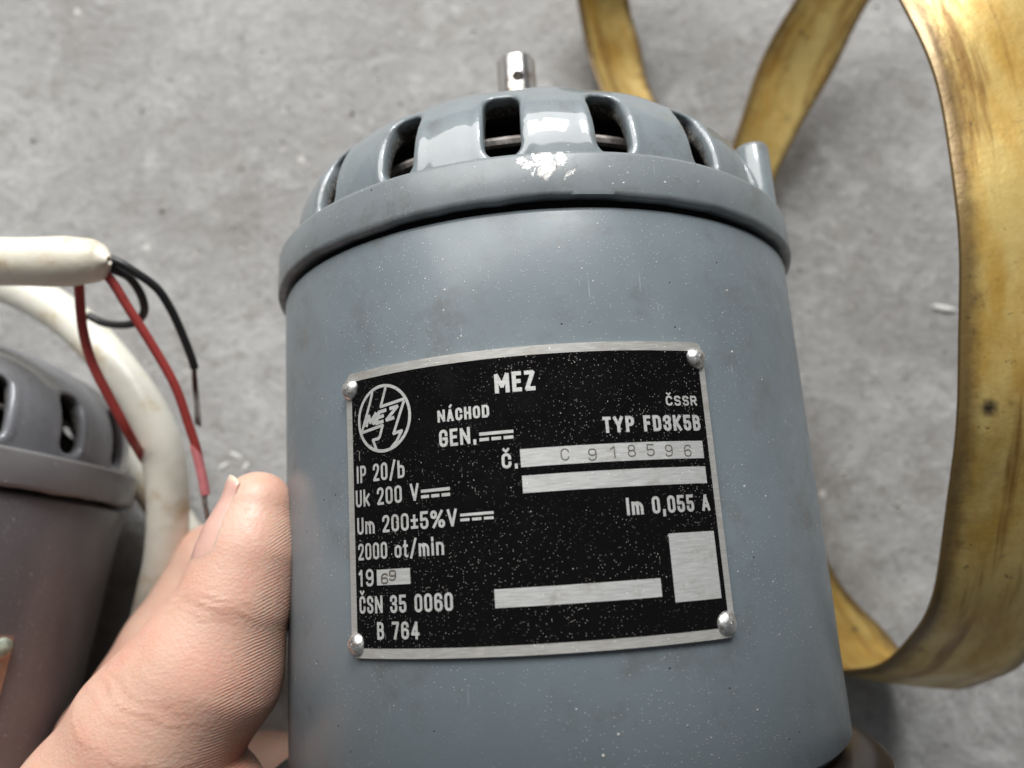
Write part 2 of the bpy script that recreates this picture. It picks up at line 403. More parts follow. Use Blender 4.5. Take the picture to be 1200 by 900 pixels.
motor, dome1 = build_motor(M1, (M_PAINT, M_DOME, M_RIM))
tag(motor, 'grey-blue electric motor held by the hand, with a riveted black data plate', 'electric motor', 'grey electric motors')
build_shaft(motor)
def lug(root, th=70, R=42.3, r=2.9):
    V = []; n = 40; t = math.radians(th); prof = [(r, 21), (r, 36.0), (r - .3, 36.7), (r - .9, 37.0), (1.4, 36.9), (1.2, 36.4), (1.2, 33.5)]
    for i in range(n):
        a = 2 * math.pi * i / n
        for rr, s_ in prof: V.append(((R * math.sin(t) + rr * math.sin(a)) / 1000, s_ / 1000, (R * math.cos(t) + rr * math.cos(a)) / 1000))
    return mesh('screw_lug', V, grid_faces(n, len(prof), True, False), M_DOME, root, True, 50)
lug(motor)
# lower flange, dark and worn
M_FLANGE = NT('worn_brown_black_flange')
M_FLANGE.set(Base_Color=M_FLANGE.mix(M_FLANGE.ramp(M_FLANGE.noise(11, 3, .5), .66, .70), (.014, .010, .009), (.16, .16, .17)), Roughness=.28, Specular_IOR_Level=.3); M_FLANGE = M_FLANGE.m
lathe('base_flange', [(40, -62), (44.5, -61.5), (48.5, -62.3), (50.0, -63.5), (50.6, -66), (50.6, -76), (40, -76)], M_FLANGE, motor, 200)

# ---- data plate
def patch(name, rects, r0, mat, parent, thick=None, corner=0., nu=60, ns=8):
    # curved sheets laid on the shell; with thick a closed solid
    V, F = [], []
    for (u0, u1, s0, s1) in rects:
        n1 = max(2, int((u1 - u0) / .8)); b = len(V)
        us = np.linspace(u0, u1, n1); ss = np.linspace(s0, s1, ns)
        U, S = np.meshgrid(us, ss, indexing='ij')
        if corner:
            du = np.minimum(U - u0, u1 - U); dv = np.minimum(S - s0, s1 - S)
            U = U + np.where((du < 1e-6) & (dv < 1e-6), np.sign((u0 + u1) / 2 - U) * corner * .3, 0)
            S = S + np.where((du < 1e-6) & (dv < 1e-6), np.sign((s0 + s1) / 2 - S) * corner * .3, 0)
        V += list(cyl(U.ravel(), S.ravel(), r0)); F += grid_faces(n1, ns, base=b)
        if thick:
            b2 = len(V); V += list(cyl(U.ravel(), S.ravel(), r0 - thick)); F += grid_faces(n1, ns, base=b2, flip=True)
            per = [i * ns for i in range(n1)] + [(n1 - 1) * ns + j for j in range(1, ns)] + [i * ns + ns - 1 for i in range(n1 - 2, -1, -1)] + [j for j in range(ns - 2, 0, -1)]
            for i in range(len(per)):
                a, c = per[i], per[(i + 1) % len(per)]; F.append((b + c, b + a, b2 + a, b2 + c))
    o = mesh(name, V, F, mat, parent, True, 40)
    return o
plate = patch('data_plate', [(-30.1, 21.1, -41.9, -4.55)], 45.62, M_EDGE, motor, thick=.6, corner=1.2, ns=24)
film = patch('black_field', [(-28.95, 20.15, -40.65, -5.75)], 45.66, M_FILM, plate, corner=.8, ns=24)
BARS = [(-4.65, 19.3, -19.85, -17.62), (-4.62, 19.3, -23.02, -20.9), (12.95, 19.45, -37.15, -29.0), (-8.9, 11.3, -36.35, -34.17), (-25.2, -19.95, -32.97, -31.03)]
for b in BARS: patch('blank_field', [b], 45.68, M_BARE, plate, ns=4)

# stroke alphabet, condensed grotesque
G = {
 'O': [(1, [(0,0,1),(1,0,1),(1,1,1),(0,1,1)])], 'C': [(0, [(1,.70,0),(1,1,1),(0,1,1),(0,0,1),(1,0,1),(1,.30,0)])],
 'G': [(0, [(1,.72,0),(1,1,1),(0,1,1),(0,0,1),(1,0,1),(1,.46,0),(.55,.46,0)])], 'D': [(1, [(0,0,0),(1,0,1),(1,1,1),(0,1,0)])],
 'B': [(1, [(0,0,0),(1,0,1),(1,.53,1),(0,.53,0)]), (0, [(0,.53,0),(0,1,0),(.93,1,1),(.93,.53,1),(.5,.53,0)])],
 'S': [(0, [(1,.74,0),(1,1,1),(0,1,1),(0,.56,1),(1,.45,1),(1,0,1),(0,0,1),(0,.26,0)])],
 '3': [(0, [(0,.76,0),(0,1,1),(1,1,1),(1,.53,1),(.4,.53,0)]), (0, [(.5,.53,0),(1,.53,1),(1,0,1),(0,0,1),(0,.24,0)])],
 '5': [(0, [(.95,1,0),(.06,1,0),(.02,.53,0),(1,.62,1),(1,0,1),(0,0,1),(0,.24,0)])],
 '2': [(0, [(0,.74,0),(0,1,1),(1,1,1),(1,.62,1),(0,.0,0),(1,0,0)])],
 '6': [(1, [(0,0,1),(1,0,1),(1,.57,1),(0,.57,1)]), (0, [(0,.35,0),(0,1,1),(1,1,1),(1,.78,0)])],
 '9': [(1, [(0,.43,1),(1,.43,1),(1,1,1),(0,1,1)]), (0, [(1,.65,0),(1,0,1),(0,0,1),(0,.22,0)])],
 '8': [(1, [(0,0,1),(1,0,1),(1,.52,1),(0,.52,1)]), (1, [(.05,.52,1),(.95,.52,1),(.95,1,1),(.05,1,1)])],
 '7': [(0, [(0,1,0),(1,1,0),(.35,0,0)])], '4': [(0, [(.78,0,0),(.78,1,0),(.0,.25,0),(1.1,.25,0)])], '1': [(0, [(.05,.78,0),(.6,1,0),(.6,0,0)])],
 'M': [(0, [(0,0,0),(0,1,0),(.5,.30,0),(1,1,0),(1,0,0)])], 'E': [(0, [(1,1,0),(0,1,0),(0,0,0),(1,0,0)]), (0, [(0,.52,0),(.85,.52,0)])],
 'Z': [(0, [(0,1,0),(1,1,0),(0,0,0),(1,0,0)])], 'N': [(0, [(0,0,0),(0,1,0),(1,0,0),(1,1,0)])], 'A': [(0, [(0,0,0),(.5,1,0),(1,0,0)]), (0, [(.2,.26,0),(.8,.26,0)])],
 'H': [(0, [(0,0,0),(0,1,0)]), (0, [(1,0,0),(1,1,0)]), (0, [(0,.52,0),(1,.52,0)])], 'T': [(0, [(0,1,0),(1,1,0)]), (0, [(.5,.9,0),(.5,0,0)])],
 'Y': [(0, [(0,1,0),(.5,.42,0),(1,1,0)]), (0, [(.5,.42,0),(.5,0,0)])], 'P': [(0, [(0,0,0),(0,1,0),(1,1,1),(1,.45,1),(0,.45,0)])],
 'F': [(0, [(1,1,0),(0,1,0),(0,0,0)]), (0, [(0,.52,0),(.85,.52,0)])], 'K': [(0, [(0,0,0),(0,1,0)]), (0, [(0,.35,0),(1,1,0)]), (0, [(.3,.55,0),(1,0,0)])],
 'I': [(0, [(.5,0,0),(.5,1,0)])], 'R': [(0, [(0,0,0),(0,1,0),(1,1,1),(1,.5,1),(0,.5,0)]), (0, [(.5,.5,0),(1,0,0)])], 'U': [(0, [(0,1,0),(0,0,1),(1,0,1),(1,1,0)])],
 'V': [(0, [(0,1,0),(.5,0,0),(1,1,0)])], 'k': [(0, [(0,0,0),(0,1,0)]), (0, [(0,.25,0),(1,.70,0)]), (0, [(.35,.42,0),(1,0,0)])],
 'b': [(0, [(0,1,0),(0,0,0),(1,0,1),(1,.68,1),(0,.68,0)])], 'm': [(0, [(0,0,0),(0,.7,0),(.5,.7,1),(.5,0,0)]), (0, [(.5,.5,0),(.5,.7,0),(1,.7,1),(1,0,0)])],
 'n': [(0, [(0,0,0),(0,.7,0),(1,.7,1),(1,0,0)])], 'o': [(1, [(0,0,1),(1,0,1),(1,.7,1),(0,.7,1)])], 't': [(0, [(.35,1,0),(.35,0,1),(1,0,0)]), (0, [(-.1,.7,0),(1,.7,0)])],
 'i': [(0, [(.5,0,0),(.5,.7,0)]), (0, [(.5,.93,0),(.5,1.08,0)])], '/': [(0, [(0,-.1,0),(1,1.1,0)])],
 '%': [(1, [(0,.62,1),(.36,.62,1),(.36,1,1),(0,1,1)]), (1, [(.64,0,1),(1,0,1),(1,.38,1),(.64,.38,1)]), (0, [(.15,0,0),(.85,1,0)])],
 '+': [(0, [(.5,.25,0),(.5,.85,0)]), (0, [(0,.55,0),(1,.55,0)]), (0, [(0,.08,0),(1,.08,0)])],
 '.': [(0, [(.5,-.08,0),(.5,.1,0)])], ',': [(0, [(.6,.08,0),(.35,-.22,0)])],
}
G['0'] = G['O']
GW = {'M': .62, 'I': .17, 'i': .17, '.': .2, ',': .2, '1': .32, 'm': .62, '/': .42, '%': .74, '+': .40, 't': .30, 'T': .42, 'A': .50, 'V': .50, 'Y': .50, 'N': .50, 'E': .40, 'F': .38, 'K': .47}
def rounded(pts, closed, rad):
    out = []; n = len(pts)
    for i, (x, y, f_) in enumerate(pts):
        if not f_ or (not closed and i in (0, n - 1)): out.append((x, y)); continue
        p = np.array([x, y]); a = np.array(pts[i - 1][:2]) - p; b = np.array(pts[(i + 1) % n][:2]) - p
        la, lb = np.linalg.norm(a), np.linalg.norm(b)
        fa = .5 if (pts[i - 1][2]) else 1.; fb = .5 if pts[(i + 1) % n][2] else 1.
        r = min(rad, la * fa, lb * fb); A, B = p + a / la * r, p + b / lb * r
        for q in range(7):
            t = q / 6; out.append(tuple((1 - t) ** 2 * A * 1 + 2 * t * (1 - t) * (p * .86 + (A + B) / 2 * .14) + t * t * B))
    return out
def stroke(pts, closed, w):
    P = np.array(pts, float); keep = [0]
    for i in range(1, len(P)):
        if np.linalg.norm(P[i] - P[keep[-1]]) > w * .04: keep.append(i)
    P = P[keep]
    if closed and np.linalg.norm(P[0] - P[-1]) < w * .04: P = P[:-1]
    n = len(P); L, R_ = [], []
    for i in range(n):
        if closed or 0 < i < n - 1:
            a = P[i] - P[i - 1]; b = P[(i + 1) % n] - P[i]
        elif i == 0: a = b = P[1] - P[0]
        else: a = b = P[-1] - P[-2]
        a = a / np.linalg.norm(a); b = b / np.linalg.norm(b)
        na, nb = np.array([-a[1], a[0]]), np.array([-b[1], b[0]]); m_ = na + nb; l = np.linalg.norm(m_)
        if l < 1e-3: m_ = na; k_ = 1
        else: m_ = m_ / l; k_ = min(1 / max(m_ @ na, .2), 1.9)
        L.append(P[i] + m_ * w / 2 * k_); R_.append(P[i] - m_ * w / 2 * k_)
    return L, R_, closed
class Print:
    def __init__(s): s.V, s.F, s.k = [], [], 0
    def add(s, pts, closed, w, r=45.685, cap=0.):
        P = [np.array(q_, float) for q_ in pts]; n0 = len(P)
        if cap and not closed:
            for i_, j_ in ((0, 1), (-1, -2)):
                t_ = P[i_] - P[j_]; P[i_] = P[i_] + t_ / max(np.linalg.norm(t_), 1e-6) * w * cap
        # break the path at sharp corners so that every piece keeps its full width
        cuts = []
        for i in range(0 if closed else 1, n0 if closed else n0 - 1):
            a_ = P[i] - P[i - 1]; b_ = P[(i + 1) % n0] - P[i]; la, lb = np.linalg.norm(a_), np.linalg.norm(b_)
            if la > 1e-6 and lb > 1e-6 and (a_ @ b_) / la / lb < -.15 and min(la, lb) > w * .6: cuts.append(i)
        if cuts and not closed:
            c2 = [0] + cuts + [n0 - 1]
            for a_, b_ in zip(c2[:-1], c2[1:]):
                q_ = [p_.copy() for p_ in P[a_:b_ + 1]]
                if a_ in cuts: t_ = q_[0] - q_[1]; q_[0] = q_[0] + t_ / np.linalg.norm(t_) * w * .28
                if b_ in cuts: t_ = q_[-1] - q_[-2]; q_[-1] = q_[-1] + t_ / np.linalg.norm(t_) * w * .28
                s.add(q_, False, w, r)
            return
        s.k += 1; rr = r + .0022 * (s.k % 7)
        D = []
        for i in range(n0 if closed else n0 - 1):
            a_, b_ = P[i], P[(i + 1) % n0]; k_ = max(1, int(abs(b_[0] - a_[0]) / .45) + 1)
            D += [a_ + (b_ - a_) * t_ / k_ for t_ in range(k_)]
        if not closed: D.append(P[-1])
        pts = D
        L, R_, c = stroke(pts, closed, w); n = len(L); b = len(s.V)
        uv = np.array(L + R_); s.V += list(cyl(uv[:, 0], uv[:, 1], rr))
        for i in range(n if c else n - 1): j = (i + 1) % n; s.F.append((b + n + i, b + n + j, b + j, b + i))
    def text(s, txt, u0, u1, s0, h, wt=.165, wide=None, shear=0, vshear=0., r=45.685):
        # fits txt between u0 and u1; capital height h
        t = wt * h; gw = [(GW.get(c_, .44) if c_ != ' ' else .26) for c_ in txt]; gap = .115
        tot = sum(gw) + gap * (len(txt) - 1); k = (u1 - u0) / (tot * h); x = u0
        for c_, g in zip(txt, gw):
            w = g * h * k
            if c_ != ' ':
                base = {'Č': 'C', 'Á': 'A'}.get(c_, c_)
                for cl, pts in G[base]:
                    bw = max(w - t, .02) if base not in 'Ii.' else 0
                    q = [(x + t / 2 + px * bw if bw else x + w / 2, s0 + t / 2 + py * (h - t), f_) for px, py, f_ in pts]
                    q = rounded(q, cl, max(bw * .52, .05)); q = [(a + shear * (b - s0), b + vshear * (a - u0)) for a, b in q]
                    s.add(q, bool(cl), t, r, .47)
                if c_ == 'Č': s.add([(x + w * .18, s0 + h * 1.30), (x + w * .5, s0 + h * 1.10), (x + w * .82, s0 + h * 1.30)], False, t * .8, r)
                if c_ == 'Á': s.add([(x + w * .40, s0 + h * 1.10), (x + w * .75, s0 + h * 1.32)], False, t * .8, r)
            x += w + gap * h * k
    def dc(s, u0, u1, s0, s1):
        w = (s1 - s0) * .36; s.add([(u0, s1 - w / 2), (u1, s1 - w / 2)], False, w)
        L = u1 - u0
        for q in range(3): s.add([(u0 + L * (q * .355), s0 + w / 2), (u0 + L * (q * .355 + .28), s0 + w / 2)], False, w)
    def build(s, name, mat, parent): return mesh(name, s.V, s.F, mat, parent, False)
lines = [('MEZ', -7.3, -2.15, -10.35, 2.6, .20), ('NÁCHOD', -15.1, -8.2, -13.25, 1.62, .20), ('GEN.', -15.0, -10.0, -16.42, 2.2, .17), ('Č.', -7.0, -4.95, -19.85, 1.9, .19),
         ('ČSSR', 14.55, 19.15, -13.05, 1.30, .19), ('TYP FD3K5B', 5.85, 19.3, -16.3, 2.05, .20), ('Im 0,055 A', 7.85, 19.3, -26.5, 2.12, .17), ('IP 20/b', -28.35, -20.2, -19.72, 2.3, .15),
         ('Uk 200 V', -28.6, -18.2, -22.85, 2.25, .15), ('Um 200+5%V', -28.45, -13.1, -26.42, 2.2, .155), ('2000 ot/min', -28.4, -15.05, -29.72, 2.15, .15),
         ('19', -28.45, -25.75, -33.05, 2.2, .16), ('ČSN 35 0060', -28.4, -14.2, -36.42, 2.2, .16), ('B 764', -25.4, -19.0, -39.6, 2.15, .165)]
for (tx, u0, u1, s0, h, wt) in lines:
    p = Print(); p.text(tx, u0, u1, s0, h, wt); p.build('lettering', M_BARE, plate)
p = Print()
for q in ((-9.65, -5.3, -16.2, -15.1), (-17.9, -13.85, -22.6, -21.5), (-12.7, -8.4, -25.85, -24.9)): p.dc(*q)
p.build('direct_current_mark', M_BARE, plate)
# stamped serial number and year: dark grooves on the bare fields
for c_, u in zip('C918596', (.3, 3.7, 6.4, 8.7, 11.2, 13.7, 16.4)): p = Print(); p.text(c_, u, u + 1.05, -19.5 + .12 * math.sin(u * 3), 1.5, .10, r=45.70); p.build('stamped_character', M_STAMP, plate)
for c_, u, v in (('6', -24.5, -32.85), ('9', -23.2, -32.5)): p = Print(); p.text(c_, u, u + 1.15, v, 1.35, .15, r=45.70); p.build('stamped_character', M_STAMP, plate)
# round emblem: ring, a bolt shaped arrow and slanted letters
p = Print()
cx_, cy_, ra, rb = -23.35, -11.55, 4.25, 4.35
p.add([(cx_ + ra * math.cos(t), cy_ + rb * math.sin(t)) for t in np.linspace(0, 2 * math.pi, 73)[:-1]], True, .42)
def L2(pts):                       # emblem coordinates measured on a 736x900 enlargement
    o = []
    for X, Y in pts: o.append((cx_ + (X - 330) / 245 * ra, cy_ - (Y - 495) / 305 * rb))
    return o
def LL(pts, w=.40): p.add(L2(pts), False, w)
LL([(232, 232), (205, 330), (112, 595)]); LL([(105, 600), (325, 562), (295, 660), (280, 680), (225, 685), (262, 790)]); LL([(365, 210), (312, 385), (530, 350)])
LL([(530, 365), (425, 655), (500, 640), (450, 730), (400, 780)])
def skew(txt, x, y, w, h, wt):
    for c_, (X, Y) in zip(txt, [(x + i * w * 1.22, y - i * 16) for i in range(len(txt))]):
        for cl, pts in G[c_]:
            q = [(X + a * w * .86 + b * h * .30, Y - b * h - a * 10, 0) for a, b, _ in pts]
            p.add(L2([(a, b) for a, b, _ in q]), bool(cl), wt)
skew('MEZ', 160, 550, 84, 100, .47)
p.build('emblem', M_BARE, plate)
# rivets
def rivet(parent, u, s, R=1.42, r0=45.62, mat=None, h=.95):
    V, F = [], []; n, m = 28, 8
    t0 = u / 45.6
    for j in range(m + 1):
        a = math.pi / 2 * j / m
        for i in range(n):
            b = 2 * math.pi * i / n; rr = R * math.cos(a) if j < m else .02
            wob = 1 + .03 * math.sin(3 * b + s)
            lx, ly, lz = rr * wob * math.cos(b), rr * wob * math.sin(b), r0 + h * math.sin(a)
            V.append(((lx * math.cos(t0) + lz * math.sin(t0)) / 1000, (s + ly) / 1000, (lz * math.cos(t0) - lx * math.sin(t0)) / 1000))
    F = grid_faces(m + 1, n, False, True); F.append(tuple(m * n + i for i in range(n)))
    return mesh('rivet', V, F, mat or M_RIVET, parent, True)
for u, s in ((-29.2, -6.75), (19.84, -6.68), (-29.15, -40.2), (19.8, -40.15)): rivet(plate, u, s)

# ---- second motor, lying on the floor to the left
motor2, _ = build_motor(M2, (M_PAINT2, M_DOME2, M_RIM2), dome_mesh=dome1.data)
motor2.name = 'electric_motor'
tag(motor2, 'dirty grey electric motor lying on the floor at the left, half out of view', 'electric motor', 'grey electric motors')
lathe('base_flange', [(40, -62), (44.5, -61.5), (48.5, -62.3), (50.0, -63.5), (50.6, -66), (50.6, -76), (40, -76)], M_FLANGE, motor2, 120)
build_shaft(motor2)
M_GREEN = simple('verdigris_rivet', (.33, .37, .30), .6, .3, .4, 1, .1, .4)
pl2 = patch('data_plate', [(8.3, 59.5, -47, -9.7)], 45.62, simple('tarnished_copper_toned_plate', (.62, .40, .30), .38, .8, .2, 3), motor2, thick=.6, corner=1., ns=16)
rivet(pl2, 57.6, -11.6, R=1.7, mat=M_GREEN)

# ------------------------------------------------------------------ brass band
def brass():
    m = NT('tarnished_brass')
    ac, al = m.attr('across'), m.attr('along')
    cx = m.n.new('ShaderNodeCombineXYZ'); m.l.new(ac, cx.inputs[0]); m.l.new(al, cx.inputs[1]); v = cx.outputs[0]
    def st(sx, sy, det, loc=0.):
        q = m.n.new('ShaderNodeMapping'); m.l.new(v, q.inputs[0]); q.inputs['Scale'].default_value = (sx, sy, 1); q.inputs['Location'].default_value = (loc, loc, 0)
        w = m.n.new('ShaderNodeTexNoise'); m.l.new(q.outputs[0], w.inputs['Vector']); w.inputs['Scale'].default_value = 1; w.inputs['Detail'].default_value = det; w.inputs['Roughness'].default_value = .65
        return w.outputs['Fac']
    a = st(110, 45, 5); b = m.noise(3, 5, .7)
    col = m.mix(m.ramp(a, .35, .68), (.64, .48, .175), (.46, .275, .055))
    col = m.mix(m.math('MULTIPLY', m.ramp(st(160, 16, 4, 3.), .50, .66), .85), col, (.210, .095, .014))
    col = m.mix(m.math('MULTIPLY', m.ramp(b, .58, .75), .5), col, (.22, .13, .05))
    col = m.mix(m.math('MULTIPLY', m.ramp(m.noise(8, 5, .75, m.map(loc=(.1, 0, 0))), .62, .72), .75), col, (.07, .045, .03))
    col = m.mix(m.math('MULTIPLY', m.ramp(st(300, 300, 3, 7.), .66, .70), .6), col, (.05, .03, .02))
    e = m.attr('edge')
    col = m.mix(m.math('MULTIPLY', m.ramp(m.math('ADD', e, m.math('MULTIPLY', b, .25)), .80, 1.08), .8), col, (.10, .06, .025))
    s = m.attr('spot'); col = m.mix(s, col, (.025, .018, .015))
    m.set(Base_Color=col, Metallic=.35, Roughness=m.ramp(a, .3, .7, .30, .46), Normal=m.bump(m.math('ADD', m.noise(5, 4), m.math('MULTIPLY', b, .3)), .35, .6))
    return m.m
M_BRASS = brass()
STATIONS = [ # (rim a px,py,depth), (rim b px,py,depth)
 ((740,190,214),(806,185,216)), ((706,110,219),(764,108,221)), ((688,55,222),(749,50,224)), ((676,0,222),(736,-5,224)), ((668,-70,215),(735,-100,218)), ((700,-170,200),(790,-220,200)), ((800,-230,178),(900,-300,178)),
 ((920,-190,160),(1050,-250,160)), ((1005,-95,148),(1165,-140,148)), ((1055,-5,138),(1230,-35,138)), ((1100,110,130),(1275,100,132)), ((1119,250,124),(1300,250,126)), ((1125,400,122),(1305,400,124)),
 ((1117,550,126),(1290,560,128)), ((1096,690,136),(1248,700,138)), ((1060,755,150),(1200,770,150)), ((1020,780,163),(1150,798,163)), ((985,786,175),(1108,802,176)), ((945,770,184),(1072,784,187)), ((910,730,190),(1035,740,193)),
 ((875,655,192),(972,660,197)), ((850,500,197),(925,500,201)), ((840,330,202),(895,330,206)), ((850,210,206),(904,222,209)), ((866,147,208),(932,160,210)), ((893,70,208),(976,84,210)), ((932,0,206),(1020,0,207)), ((985,-70,203),(1080,-75,203)), ((1060,-140,200),(1160,-150,200))]
Aw = spline([W(*a) for a, b in STATIONS], 24); Bw = spline([W(*b) for a, b in STATIONS], 24)
nn = len(Aw); m_ = 33; V, E_, SPt, AC, AL = [], [], [], [], []
len_ = np.concatenate([[0], np.cumsum(np.linalg.norm(np.diff((Aw + Bw) / 2, axis=0), axis=1))])
wid_ = np.linalg.norm(Bw - Aw, axis=1)
tan = np.gradient((Aw + Bw) / 2, axis=0); nrm = np.cross(tan, Bw - Aw); nrm /= np.linalg.norm(nrm, axis=1)[:, None]
for side in (1, -1):
    for i in range(nn):
        for j in range(m_):
            t = j / (m_ - 1); P_ = Aw[i] * (1 - t) + Bw[i] * t
            bow = .0005 * math.sin(math.pi * t) + .0004 * math.sin(i * .054) + .00025 * math.sin(i * .17 + t * 3)
            inset = .00035 * (1 if j in (0, m_ - 1) else 0)
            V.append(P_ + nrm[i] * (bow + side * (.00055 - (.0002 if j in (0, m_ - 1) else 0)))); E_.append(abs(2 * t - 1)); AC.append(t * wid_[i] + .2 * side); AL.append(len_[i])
i_s = int(24 * 12.5)
sp_a, sp_b = Aw[i_s] * .82 + Bw[i_s] * .18, Aw[i_s - 1] * .68 + Bw[i_s - 1] * .32
for v in V: SPt.append(max(0., min(1., 2.2 - np.linalg.norm(v - sp_a) / .0009), .8 * min(1., 2 - np.linalg.norm(v - sp_b) / .0007)))
F = grid_faces(nn, m_) + grid_faces(nn, m_, base=nn * m_, flip=True)
b0 = nn * m_
for i in range(nn - 1):
    F.append((i * m_, b0 + i * m_, b0 + (i + 1) * m_, (i + 1) * m_)[::-1]); k_ = m_ - 1
    F.append((i * m_ + k_, (i + 1) * m_ + k_, b0 + (i + 1) * m_ + k_, b0 + i * m_ + k_)[::-1])
for j in range(m_ - 1):
    F.append((j, j + 1, b0 + j + 1, b0 + j)); q = (nn - 1) * m_; F.append((q + j + 1, q + j, b0 + q + j, b0 + q + j + 1))
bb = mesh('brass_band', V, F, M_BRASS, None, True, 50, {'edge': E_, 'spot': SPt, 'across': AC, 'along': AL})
tag(bb, 'tarnished golden brass strip bent into a large loop, right of the motor', 'brass strip')

# ------------------------------------------------------------------ cables and wires
def pvc(name, col, stain, k=.5):
    m = NT(name); f_ = m.math('MULTIPLY', m.ramp(m.noise(9, 4, .6), .50, .72), k)
    c = m.mix(f_, col, stain); c = m.mix(m.math('MULTIPLY', m.ramp(m.noise(2.5, 4, .7), .62, .75), .45), c, tuple(x * .6 for x in stain))
    m.set(Base_Color=c, Roughness=.38, Subsurface_Weight=.15, Subsurface_Radius=(.004, .003, .002), Subsurface_Scale=.5, Normal=m.bump(m.noise(3, 3), .15)); return m.m
M_CREAM = pvc('cream_pvc', (.76, .71, .59), (.48, .33, .17), .75); M_CREAM2 = pvc('yellowed_cream_pvc', (.71, .69, .60), (.46, .34, .18), .75)
M_RED = pvc('red_pvc', (.34, .045, .038), (.20, .025, .022), .4); M_BLK = pvc('black_pvc', (.012, .012, .013), (.03, .028, .026), .4)
M_PINK = pvc('faded_red_pvc', (.58, .19, .20), (.42, .05, .05), .9)
M_COPPER = simple('tinned_strands', (.55, .50, .47), .35, .9, .3, 1)
M_CUDARK = simple('dark_copper_strands', (.16, .10, .08), .5, .7, .3, 1)
cb1 = empty('cable', loc=tuple(W(60, 305, 140)))
tag(cb1, 'cream cable above the left motor, red and black wires hanging from its cut end', 'cable', 'cream mains cables')
def child(o, root):
    o.parent = root; o.matrix_parent_inverse = root.matrix_world.inverted(); return o
bpy.context.view_layer.update()
def ctube(root, name, P, r, mat, **k):
    o = tube(name, [W(*p_) for p_ in P], r, mat, None, **k); return child(o, root)
ctube(cb1, 'sheath', [(-260, 300, 141), (-120, 303, 140), (-30, 306, 140), (50, 307, 139), (103, 306, 138)], 4.35, M_CREAM, n=32, endr=4.1, rfun=lambda t: 1.0 - .07 * max(0, (t - .9) * 10) + .02 * math.sin(t * 17))
w1 = ctube(cb1, 'red_wire', [(92, 312, 143), (93, 340, 144), (97, 385, 146), (108, 425, 147), (128, 465, 148), (150, 506, 151), (166, 534, 158), (184, 562, 171)], .9, M_RED)
w2 = ctube(cb1, 'red_wire', [(118, 315, 139), (132, 331, 140), (150, 360, 141), (178, 404, 143), (205, 452, 145), (222, 500, 147), (230, 525, 148), (236, 553, 149), (240, 577, 149)], .84, M_RED)
w2b = ctube(cb1, 'faded_red_wire_end', [(228, 522, 147.9), (234, 545, 148.4), (238, 563, 148.7), (241, 579, 149)], .88, M_PINK)
for q in range(5):
    o = ctube(cb1, 'bare_strand', [(240 + q - 2, 577, 149 + .3 * math.sin(q * 2)), (240 + (q - 2) * .7 + 1.5 * math.sin(q), 590, 149), (242 + 1.5 * math.cos(q * 2), 600, 149.5), (243 + (q - 2) * .8, 608 - q, 150)], .30, M_COPPER, n=6)
w3 = ctube(cb1, 'black_wire', [(118, 300, 139), (138, 307, 139), (160, 320, 140), (184, 338, 142), (200, 362, 144), (213, 390, 146), (224, 418, 148), (228, 431, 149)], .78, M_BLK)
for q in range(4):
    ctube(cb1, 'bare_strand', [(226 + q, 428, 149), (226 + q * 1.6, 450, 151), (229 + q * 1.5 + math.sin(q * 4), 475, 153), (229 + q * 2.0, 497 + q, 154)], .16, M_CUDARK, n=6)
w4 = ctube(cb1, 'black_wire', [(118, 306, 139.5), (134, 316, 140), (152, 326, 143), (165, 345, 146), (169, 365, 149), (158, 378, 151), (140, 381, 153), (120, 378, 155), (104, 370, 156)], .8, M_BLK)
cb2 = empty('cable', loc=tuple(W(150, 450, 158))); bpy.context.view_layer.update()
tag(cb2, 'thick cream cable curving down between the left motor and the thumb', 'cable', 'cream mains cables')
ctube(cb2, 'sheath', [(-120, 305, 172), (-20, 325, 170), (45, 350, 168), (98, 388, 166), (138, 434, 163), (166, 474, 161), (184, 510, 160), (194, 550, 160), (197, 600, 161), (193, 655, 163), (183, 700, 166), (170, 760, 171), (160, 830, 176)], 4.15, M_CREAM2, n=32)
cb3 = empty('cable', loc=tuple(W(200, 600, 182))); bpy.context.view_layer.update()
tag(cb3, 'pale cream cable mostly hidden under the thick curving cable, emerging by the thumb nail', 'cable', 'cream mains cables')
ctube(cb3, 'sheath', [(120, 492, 188), (150, 535, 188), (190, 590, 188), (222, 640, 187), (240, 710, 186)], 4.3, M_CREAM2, n=28)

